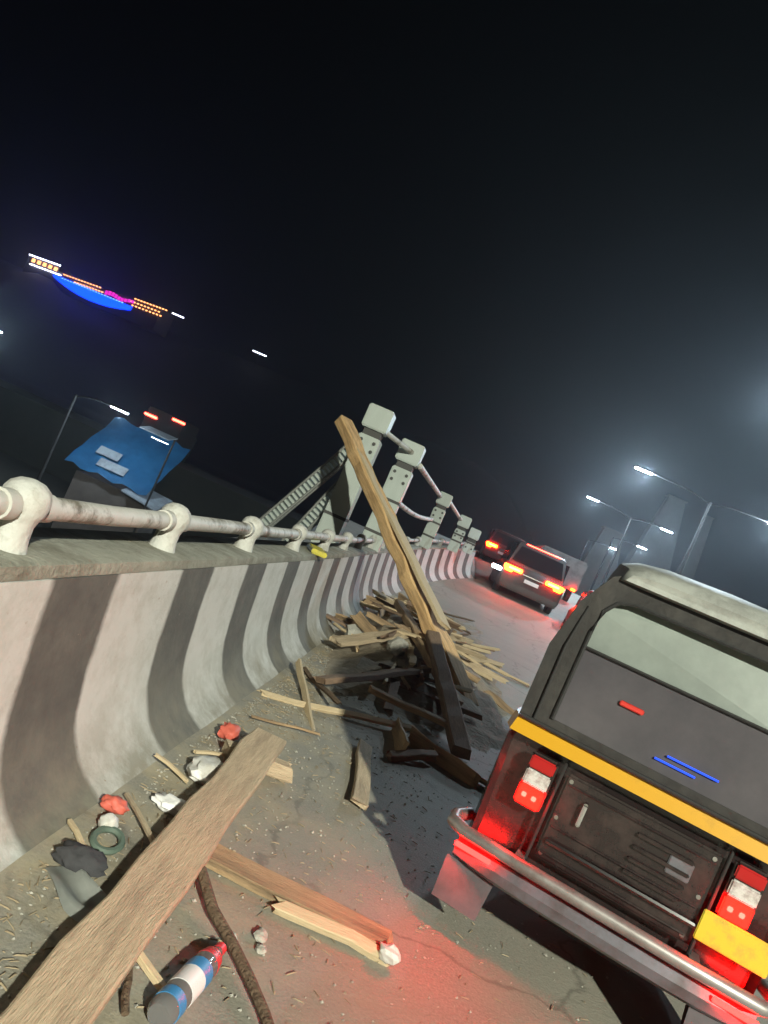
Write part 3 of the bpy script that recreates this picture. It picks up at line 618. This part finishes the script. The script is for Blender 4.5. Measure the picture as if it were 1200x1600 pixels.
# lorry with two red lamps on the far bank road
lo_ = empty('lorry', (-26.1, 60, -1.2), R(8), label='dark lorry on the far bank showing two red tail lamps', cat='lorry')
bm = bmesh.new(); box(bm, (0, 3, 2.0), (3.2, 6, 3.0), bev=.1); link('cargo_box', bm, 'lorry_grey', lo_)
bm = bmesh.new(); box(bm, (0, 7.2, 1.6), (2.6, 2.0, 2.4), bev=.2); link('cab', bm, 'lorry_grey', lo_)
for x, z in ((-1.15, 2.75), (1.15, 3.25)):
    bm = bmesh.new(); box(bm, (x, -.06, z), (1.15, .1, .2), bev=.04); link('tail_lamp', bm, 'red_far', lo_)
for x in (-1.2, 1.2):
    for y in (1, 6.5):
        bm = bmesh.new(); lathe(bm, [(.4, -.15), (.5, -.1), (.5, .1), (.4, .15)], 16); bmesh.ops.rotate(bm, verts=bm.verts, matrix=Matrix.Rotation(math.pi / 2, 3, 'Y')); link('wheel', bm, 'rubber', lo_, loc=(x, y, .5))
bm = bmesh.new(); loft(bm, [[(-60, y, -6), (0, y, -6), (0, y, -1.2), (-60, y, -1.2)] for y in (57, 70)]); tag(link('embankment', bm, 'terrain'), kind='structure')

# ------------------------------------------------------------------ illuminated building on the ridge
hb = empty('hill_building', (-287, 400, 44), math.atan2(-22, 101), label='long building on the dark hill with blue and magenta lights and orange windows', cat='building')
# local frame: x along the facade (0..103), z = height over 44 ; y<0 faces the viewer
def hx(z): return z - 44
bm = bmesh.new(); box(bm, (12, 6, 7), (24, 12, 14)); box(bm, (48, 6, 5.6), (48, 12, 11.2)); box(bm, (85, 6, 6.2), (26, 12, 12.6)); link('wall', bm, 'facade', hb)
def line(name, x0, z0, x1, z1, th, m):
    bm = bmesh.new(); d = Vector((x1 - x0, 0, z1 - z0)); a = math.atan2(-d.z, d.x)
    box(bm, ((x0 + x1) / 2, -.4, (z0 + z1) / 2), (d.length, .4, th), rot=Matrix.Rotation(a, 4, 'Y')); 
    return link(name, bm, m, hb)
line('roof_light', 0, 13.9, 24, 14.3, .55, 'led_white'); line('roof_light', 3, 9.0, 27, 9.3, .5, 'led_white')
wm = bmesh.new(); box(wm, (0, -.3, 0), (2.2, .5, 2.0)); w0 = link('window', wm, 'win_orange', hb); w0.location = (4.5, 0, 11.6); first = True
for k in range(1, 5):
    c = w0.copy(); COL.objects.link(c); c.location = (4.5 + k * 4.3, 0, 11.6)
wm = bmesh.new(); box(wm, (0, -.3, 0), (1.0, .5, .6)); w1 = link('window', wm, 'win_orange', hb); w1.location = (29, 0, 10.4)
def row(x0, x1, z0, z1, st):
    x = x0
    while x <= x1:
        c = w1.copy(); COL.objects.link(c); c.location = (x, 0, z0 + (z1 - z0) * (x - x0) / max(.1, x1 - x0)); x += st
row(31, 56, 10.4, 10.9, 2.2); row(38, 60, 8.6, 9.0, 2.2); row(80, 101, 12.0, 12.3, 2.1); row(80, 101, 8.2, 8.4, 2.4); row(78, 98, 10.0, 10.1, 2.4)
cm = bmesh.new(); box(cm, (0, -.3, 0), (.8, .4, .4)); w2 = link('cornice_light', cm, 'led_cyan', hb); w2.location = (29, 0, 8.0)
for k in range(1, 22):
    c = w2.copy(); COL.objects.link(c); c.location = (29 + k * 2.1, 0, 8.0 - .02 * k)
# curved blue band
bm = bmesh.new(); up, dn = [], []
for i in range(25):
    t = i / 24; x = 22 + 58 * t; zt = 8.6 - 1.2 * t; th = .4 + 5.4 * math.sin(math.pi * min(1, t * .9 + .03)) ** .8
    up.append((x, zt)); dn.append((x, zt - th))
for i in range(24):
    for y0 in (-.35,):
        vs = [bm.verts.new((p[0], y0, p[1])) for p in (up[i], up[i + 1], dn[i + 1], dn[i])]; bm.faces.new(vs)
bmesh.ops.remove_doubles(bm, verts=bm.verts, dist=.001); bmesh.ops.solidify(bm, geom=bm.faces, thickness=-.3); link('blue_light_band', bm, 'led_blue', hb)
for k in range(9):
    bm = bmesh.new(); box(bm, (61 + k * 2.3, -.7, 9.4 + .5 * math.sin(k)), (1.6, .3, 2.4 - .1 * k)); link('magenta_light', bm, 'led_magenta', hb)
def far_lamp(x, y, z, ln, label):
    t = empty('ridge_lamp', (x, y, z - 7), label=label, cat='lamp', group='white lamps along the ridge')
    bm = bmesh.new(); tube(bm, [(0, 0, 0), (0, 0, 7)], .15, 6); link('pole', bm, 'pole', t)
    bm = bmesh.new(); box(bm, (0, -.2, 7), (ln, .5, .45), bev=.05); link('lamp_head', bm, 'led_white', t)
far_lamp(-182, 380, 56.4, 7, 'white lamp on the ridge just right of the lit building')
far_lamp(-137, 392, 56.6, 8, 'lone white lamp on the ridge, midway between the lit building and the steel posts')

# ------------------------------------------------------------------ timber and debris
lt = board('leaning_timber', (.82, 8.15, .03), (-2.26, 11.05, 2.58), .25, .17, 'timber_orange', 'long orange brown timber leaning up from the debris heap across the steel posts', 'timber', warp=.02)
board('leaning_board', (.25, 8.72, .62), (-2.00, 10.95, 2.36), .21, .05, 'timber_pale', 'paler board lying on the front of the leaning timber, ending below its head', 'board', spin=.2).location += Vector((.03, -.13, .03))
board('main_plank', (-.49, 4.06, .13), (-.415, 1.45, .045), .19, .06, 'timber_dusty', 'long wide dusty plank running from the bottom left corner towards the barrier foot', 'plank', spin=R(-4), jag=.03)
board('plank_prop', (-.62, 3.86, .045), (-.30, 3.98, .05), .10, .08, 'timber_dusty', 'short block of wood holding up the far end of the long wide plank', 'wood block')
board('broken_plank', (-.42, 2.86, .025), (.39, 2.89, .03), .12, .04, 'timber', 'splintered plank lying crosswise from the middle of the long wide plank', 'plank', spin=R(5))
board('wood_strip', (-.05, 2.76, .03), (.38, 2.80, .02), .05, .03, 'timber_pale', 'pale slat pressed against the near edge of the crosswise plank', 'wood strip', spin=R(20))
bm = bmesh.new(); pts = [(-.35, 2.66, .07), (-.24, 2.52, .04), (-.13, 2.42, .03), (-.03, 2.30, .03), (.05, 2.2, .025), (.12, 2.08, .03)]
tube(bm, pts, [.018, .02, .019, .018, .017, .015], 8); tag(link('branch', bm, 'bark', smooth=True), 'thin brown branch reaching from the long plank to the bottom edge of the picture', 'branch')
board('short_stick', (-.42, 2.15, .075), (-.23, 2.085, .03), .024, .02, 'timber_pale', 'short pale stick propped on the near edge of the long wide plank', 'stick', jag=.01, warp=.003)
bm = bmesh.new(); tube(bm, [(-.36, 2.12, .03), (-.33, 2.06, .02), (-.31, 1.99, .03), (-.285, 1.95, .02)], .011, 7); tag(link('twisted_root', bm, 'bark', smooth=True), 'dark crooked twig under the short pale stick', 'twig')

# heap timbers placed one by one
hp = [((-.13, 6.21, .15), (.60, 6.40, .12), .055, .05, 'timber', 'light brown batten lying across the rickshaw shadow'),
      ((.02, 9.45, .30), (1.20, 10.5, .08), .07, .06, 'timber_pale', 'pale orange batten sticking out to the right of the debris heap'),
      ((-.52, 5.95, .10), (.38, 7.95, .28), .13, .05, 'timber_dark', 'dark board running left to right at the near foot of the debris heap'),
      ((.20, 8.4, .52), (.72, 6.0, .05), .15, .10, 'timber_dark', 'thick dark beam slanting down from the heap into the rickshaw shadow'),
      ((-.35, 9.9, .55), (.60, 6.9, .22), .12, .09, 'timber', 'brown beam sloping down the near side of the debris heap'),
      ((.18, 5.15, .03), (.48, 5.50, .06), .07, .05, 'timber_dark', 'short dark offcut alone in the rickshaw shadow'),
      ((.62, 5.63, .03), (.86, 5.62, .03), .04, .035, 'timber', 'small brown offcut close to the rickshaw'),
      ((.0, 5.15, .03), (.10, 4.05, .03), .10, .035, 'timber_dusty', 'board lying half out of the rickshaw shadow on its sunless left edge'),
      ((-.70, 7.7, .12), (.05, 8.9, .45), .16, .05, 'timber_dusty', 'wide dusty board against the barrier foot behind the heap'),
      ((-.60, 9.2, .35), (.9, 9.0, .20), .10, .07, 'timber', 'long brown batten lying across the middle of the heap'),
      ((.85, 8.0, .02), (.55, 6.6, .10), .06, .05, 'bark', 'bark covered branch by the foot of the leaning timber'),
      ((-.3, 7.0, .08), (.9, 7.4, .12), .07, .05, 'timber_dark', 'dark batten between the thick beam and the leaning timber'),
      ((-.72, 10.5, .5), (.2, 12.5, .25), .14, .05, 'timber_pale', 'pale board at the back of the debris heap beside the barrier')]
hp[7] = hp[7][:5] + ('board lying half inside the left edge of the rickshaw shadow',)
for a, c, wd, th, m_, lab in hp: board('timber_piece', a, c, wd, th, m_, lab, 'timber', 'timbers of the debris heap', spin=rnd.uniform(-.4, .4))
# loose sticks in the heap
protos = []
for i in range(7):
    L = [.5, .55, 1.1, .8, 1.0, .65, 1.3][i]; mm = ['timber_pale', 'timber', 'timber_dusty', 'timber_dark', 'bark', 'timber', 'timber_pale'][i]
    o = link('wood_scrap', plank_mesh(L, [.04, .11, .07, .09, .035, .14, .05][i], [.03, .025, .03, .03, .03, .025, .03][i], i, .06, .014), mm); protos.append(o)
KIND = {'timber': 'brown split wood', 'timber_pale': 'pale split wood', 'timber_dusty': 'dusty grey wood', 'timber_dark': 'dark split wood', 'bark': 'bark covered stick'}
def heap_h(x, y):
    return .62 * math.exp(-((x - .05) / .75) ** 2 - ((y - 10.2) / 2.6) ** 2)
for i in range(125):
    y = min(16.5, max(5.6, rnd.gauss(10.2, 2.4))); x = rnd.gauss(.05 + .03 * (y - 10), .48); x = max(-.72 + off(y), min(1.5, x))
    if y < 7.5: x = min(x, .8)
    p = protos[i % 7]; o = p if i < 7 else p.copy()
    if i >= 7: COL.objects.link(o)
    h = heap_h(x, y) * rnd.uniform(.3, 1) + gz(y) + .03
    o.location = (x, y, h); o.rotation_euler = (rnd.gauss(0, .13), rnd.uniform(0, 3), rnd.uniform(0, math.pi))
    dp = 'at the near foot' if y < 8 else 'near the front' if y < 9.6 else 'in the middle' if y < 11.2 else 'towards the back' if y < 13 else 'at the far tail'
    sd = 'barrier side' if x - .03 * (y - 10) < -.15 else 'road side' if x - .03 * (y - 10) > .3 else 'centre line'
    mn = p.data.materials[0].name
    o['label'] = KIND[mn] + ' ' + dp + ' of the debris heap, ' + sd; o['category'] = 'wood scrap'
    o['group'] = 'wood scraps of the debris heap, ' + KIND[mn] + ' ' + dp + ' ' + sd
# low mound under the heap
bm = bmesh.new(); g = []
for j in range(40):
    g.append([])
    for i in range(18):
        x = -.78 + 2.3 * i / 17; y = 6.3 + 11 * j / 39; e = min(i, 17 - i, 3) / 3 * min(j, 39 - j, 3) / 3
        g[-1].append(bm.verts.new((x + off(y) * (1 - i / 17), y, gz(y) - .02 + e * (heap_h(x, y) * .75 + rnd.uniform(0, .05)))))
for j in range(39):
    for i in range(17): bm.faces.new((g[j][i], g[j][i + 1], g[j + 1][i + 1], g[j + 1][i]))
M['rubble'] = mat('rubble', (.22, .185, .135), .95, col2=(.38, .33, .25), scale=9, bump=1, bscale=22)
tag(link('rubble_mound', bm, 'rubble'), 'low mound of earth and crushed rubble under the timbers', 'rubble', kind='stuff')
# concrete chunks
def chunk(loc, s, m_, label, cat='stone', name='concrete_chunk', group=None):
    bm = bmesh.new(); bmesh.ops.create_icosphere(bm, subdivisions=2, radius=1)
    for v in bm.verts: v.co *= rnd.uniform(.72, 1.12)
    bmesh.ops.scale(bm, vec=s, verts=bm.verts); return tag(link(name, bm, m_, loc=loc, rot=(rnd.uniform(-.3, .3), rnd.uniform(-.3, .3), rnd.uniform(0, 3))), label, cat, group)
chunk((.385, 2.78, .045), (.05, .035, .035), 'bag_white', 'whitish lump of mortar at the right end of the crosswise plank')
chunk((-.14, 2.47, .015), (.028, .02, .018), 'rock', 'small pale stone beside the thin branch, nearer the long plank')
chunk((-.06, 2.56, .015), (.026, .03, .018), 'rock', 'small pale stone right of the thin branch, near the crosswise plank')
chunk((-.04, 2.50, .012), (.02, .022, .014), 'rock', 'tiny stone just below the one near the crosswise plank')
chunk((-.10, 8.0, .30), (.16, .12, .10), 'rock', 'grey rubble lump on the left side of the debris heap')
chunk((-.60, 8.6, .12), (.16, .2, .12), 'rock', 'grey rubble lump wedged against the barrier foot by the heap')
# rubbish along the barrier foot
def crumple(name, loc, s, m_, label, cat, sub=3, k=.2, rot=0):
    bm = bmesh.new(); bmesh.ops.create_icosphere(bm, subdivisions=sub, radius=1)
    ph = [rnd.uniform(0, 6) for _ in range(6)]
    for v in bm.verts:
        c = v.co.copy(); d = 1 + k * (math.sin(c.x * 5 + ph[0]) * math.cos(c.y * 6 + ph[1]) + .6 * math.sin(c.z * 9 + c.x * 7 + ph[2])) + rnd.uniform(-.06, .06); v.co = c * d
    bmesh.ops.scale(bm, vec=s, verts=bm.verts); o = link(name, bm, m_, loc=loc, rot=(0, 0, rot), smooth=True); o.data.set_sharp_from_angle(angle=R(75)); return tag(o, label, cat)
crumple('red_wrapper', (-.71, 4.12, .05), (.055, .07, .045), 'rag_red', 'crumpled red wrapper near the far end of the long plank', 'wrapper')
crumple('plastic_bag', (-.63, 3.52, .05), (.09, .13, .045), 'bag_white', 'dirty white plastic bag between barrier and plank, below the red wrapper', 'plastic bag')
crumple('foam_piece', (-.615, 3.08, .035), (.09, .05, .03), 'label_white', 'bright white flattened piece of packing foam touching the long plank', 'foam')
crumple('red_packet', (-.79, 2.86, .035), (.055, .035, .03), 'rag_red', 'small crumpled red packet at the foot of the striped wall', 'packet', rot=.3)
crumple('white_cup', (-.745, 2.72, .035), (.035, .04, .033), 'bag_white', 'small round white paper ball left of the red packet', 'paper ball', k=.1)
bm = bmesh.new(); secs = []
for k in range(25):
    a = 2 * math.pi * k / 24; secs.append([((.05 + .013 * math.cos(q)) * math.cos(a), (.062 + .013 * math.cos(q)) * math.sin(a), .013 * math.sin(q)) for q in [i * math.pi / 3 for i in range(6)]])
loft(bm, secs, cap=False); tag(link('rubber_ring', bm, 'rubber_green', smooth=True, loc=(-.70, 2.64, .022), rot=(.12, .1, 0)), 'dark green rubber ring lying below the white paper ball', 'ring')
crumple('dark_rag', (-.70, 2.43, .04), (.085, .05, .04), 'rag_dark', 'black rag lying just above the grey cloth', 'rag')
bm = bmesh.new(); gr = []
for j in range(9):
    gr.append([])
    for i in range(15):
        u, v_ = i / 14, j / 8; gr[-1].append(bm.verts.new((-.75 + .30 * u + .02 * math.sin(v_ * 5), 2.40 - .14 * u - .16 * (v_ - .5) * (1 - .5 * abs(u - .5)) - .05 * math.sin(u * 3), .010 + .032 * (.5 + .5 * math.sin(v_ * 8 + u * 3)) * math.sin(math.pi * (u * .9 + .05)) + .006 * math.sin(u * 9))))
for j in range(8):
    for i in range(14): bm.faces.new((gr[j][i], gr[j][i + 1], gr[j + 1][i + 1], gr[j + 1][i]))
bmesh.ops.solidify(bm, geom=bm.faces, thickness=.004); gc = link('grey_cloth', bm, 'rag_grey', smooth=True); gc.data.set_sharp_from_angle(angle=R(100)); tag(gc, 'folded grey cloth lying left of the long plank', 'cloth')
# small sticks among the rubbish
for i, (a, c, m_, lab) in enumerate([((-.80, 3.0, .03), (-.56, 2.72, .05), 'timber_dusty', 'thin dusty stick leaning on the long plank beside the rubber ring'),
      ((-.76, 3.7, .03), (-.60, 3.86, .04), 'timber_pale', 'pale stick lying against the far side of the white bag'),
      ((-.86, 3.42, .05), (-.66, 3.36, .03), 'timber_pale', 'pale stick between the striped wall and the white bag'),
      ((-.60, 2.95, .03), (-.47, 2.70, .03), 'bark', 'dark twig hugging the left edge of the long plank'),
      ((-.85, 2.62, .03), (-.70, 2.50, .03), 'timber_pale', 'short pale stick between the black rag and the rubber ring'),
      ((-.70, 4.6, .03), (-.30, 4.9, .03), 'timber', 'brown stick beyond the far end of the long plank')]):
    board('small_stick', a, c, .018, .014, m_, lab, 'stick', 'small sticks along the barrier foot', jag=.01, warp=.004)
# fine litter: straw, chips, grit
bm = bmesh.new()
def sliver(x, y, z, L, wd, a, tl):
    d = Vector((math.cos(a), math.sin(a), tl)) * L / 2; s_ = Vector((-math.sin(a), math.cos(a), 0)) * wd / 2; c = Vector((x, y, z))
    t_ = Vector((0, 0, wd * .7)); A, B, C_, D = c - d - s_, c - d + s_, c + d + s_ * .6, c + d - s_ * .6
    v = [bm.verts.new(p) for p in (A, B, C_, D, c - d * .6 + t_, c + d * .6 + t_)]
    bm.faces.new((v[0], v[3], v[5], v[4])); bm.faces.new((v[1], v[4], v[5], v[2])); bm.faces.new((v[0], v[4], v[1])); bm.faces.new((v[3], v[2], v[5]))
for i in range(3000):
    y = rnd.uniform(1.2, 9) if rnd.random() < .8 else rnd.uniform(6, 16); x = -.80 + rnd.expovariate(2.6) if rnd.random() < .75 else rnd.uniform(-.8, 1.6)
    if x > 2: continue
    sliver(x + off(y), y, gz(y) + .006, rnd.uniform(.008, .05), rnd.uniform(.002, .006), rnd.uniform(0, 6.28), rnd.uniform(-.1, .2))
tag(link('straw_litter', bm, 'leaf_dry'), 'dry straw, chips and shavings strewn over the dusty road edge', 'litter', kind='stuff')
bm = bmesh.new()
for i in range(2600):
    y = rnd.uniform(1.2, 8); x = -.82 + rnd.expovariate(3) if rnd.random() < .6 else rnd.uniform(-.8, 1.6)
    if x > 2: continue
    r_ = rnd.uniform(.002, .007) * (1.7 if rnd.random() < .06 else 1)
    c = Vector((x, y, r_ * .4 + gz(y))); q = [bm.verts.new(c + Vector(k) * r_ * rnd.uniform(.7, 1.4)) for k in ((1, .2, 0), (.2, 1, 0), (-1, .1, 0), (0, -1, .1), (.2, .1, .8), (0, 0, -.8))]
    for k in range(4): bm.faces.new((q[k], q[(k + 1) % 4], q[4])); bm.faces.new((q[(k + 1) % 4], q[k], q[5]))
tag(link('gravel', bm, 'rock'), 'loose grit and gravel scattered on the road edge', 'gravel', kind='stuff')

# bottle
A = Vector((-.205, 1.965, .044)); B = Vector((-.155, 2.33, .044)); d = (B - A).normalized()
BS = 1.22
bt = empty('water_bottle', tuple(A), label='clear plastic bottle with blue and white label lying near the bottom picture edge', cat='bottle')
q = d.to_track_quat('Z', 'Y'); bt.rotation_mode = 'QUATERNION'; bt.rotation_quaternion = q; bt.scale = (BS, BS, BS)
bm = bmesh.new(); lathe(bm, [(.026, 0), (.034, .012), (.035, .05), (.032, .06), (.035, .07), (.035, .20), (.032, .21), (.034, .225), (.028, .26), (.016, .29), (.013, .305)], 22); link('bottle_body', bm, 'bottle_pet', bt, smooth=True)
bm = bmesh.new(); lathe(bm, [(.0365, .155), (.0365, .195)], 22); link('label_band', bm, 'label_blue', bt, smooth=True)
bm = bmesh.new(); lathe(bm, [(.0362, .09), (.0362, .155)], 22); link('label_band', bm, 'label_white', bt, smooth=True)
bm = bmesh.new(); lathe(bm, [(.0364, .03), (.0364, .06)], 22); link('label_band', bm, 'label_blue', bt, smooth=True)
for k in range(3):
    bm = bmesh.new(); lathe(bm, [(.0345 - .003 * k, .228 + k * .014), (.034 - .003 * k, .236 + k * .014)], 22); link('label_band', bm, 'label_red', bt, smooth=True)
bm = bmesh.new(); lathe(bm, [(.016, .297), (.016, .318)], 16); link('cap', bm, 'label_red', bt, smooth=True)
# yellow slip on the coping
bm = bmesh.new(); box(bm, (0, 0, 0), (.16, .5, .05), bev=.01); tag(link('yellow_sponge', bm, 'plate_yellow', loc=(-1.22, 7.4, .925), rot=(0, 0, .3)), 'flat yellow packet lying on the top of the parapet between two posts', 'packet')

# ------------------------------------------------------------------ haze
bm = bmesh.new(); box(bm, (-180, 300, 32), (1500, 760, 78))
hz = tag(link('haze', bm), kind='stuff')
hm = bpy.data.materials.new('haze'); hm.use_nodes = True; nt = hm.node_tree; nt.nodes.clear()
out = nt.nodes.new('ShaderNodeOutputMaterial'); pv = nt.nodes.new('ShaderNodeVolumePrincipled')
pv.inputs['Color'].default_value = (.8, .9, 1, 1); pv.inputs['Density'].default_value = .00105; pv.inputs['Anisotropy'].default_value = .72
nt.links.new(pv.outputs[0], out.inputs['Volume']); hz.data.materials.append(hm)
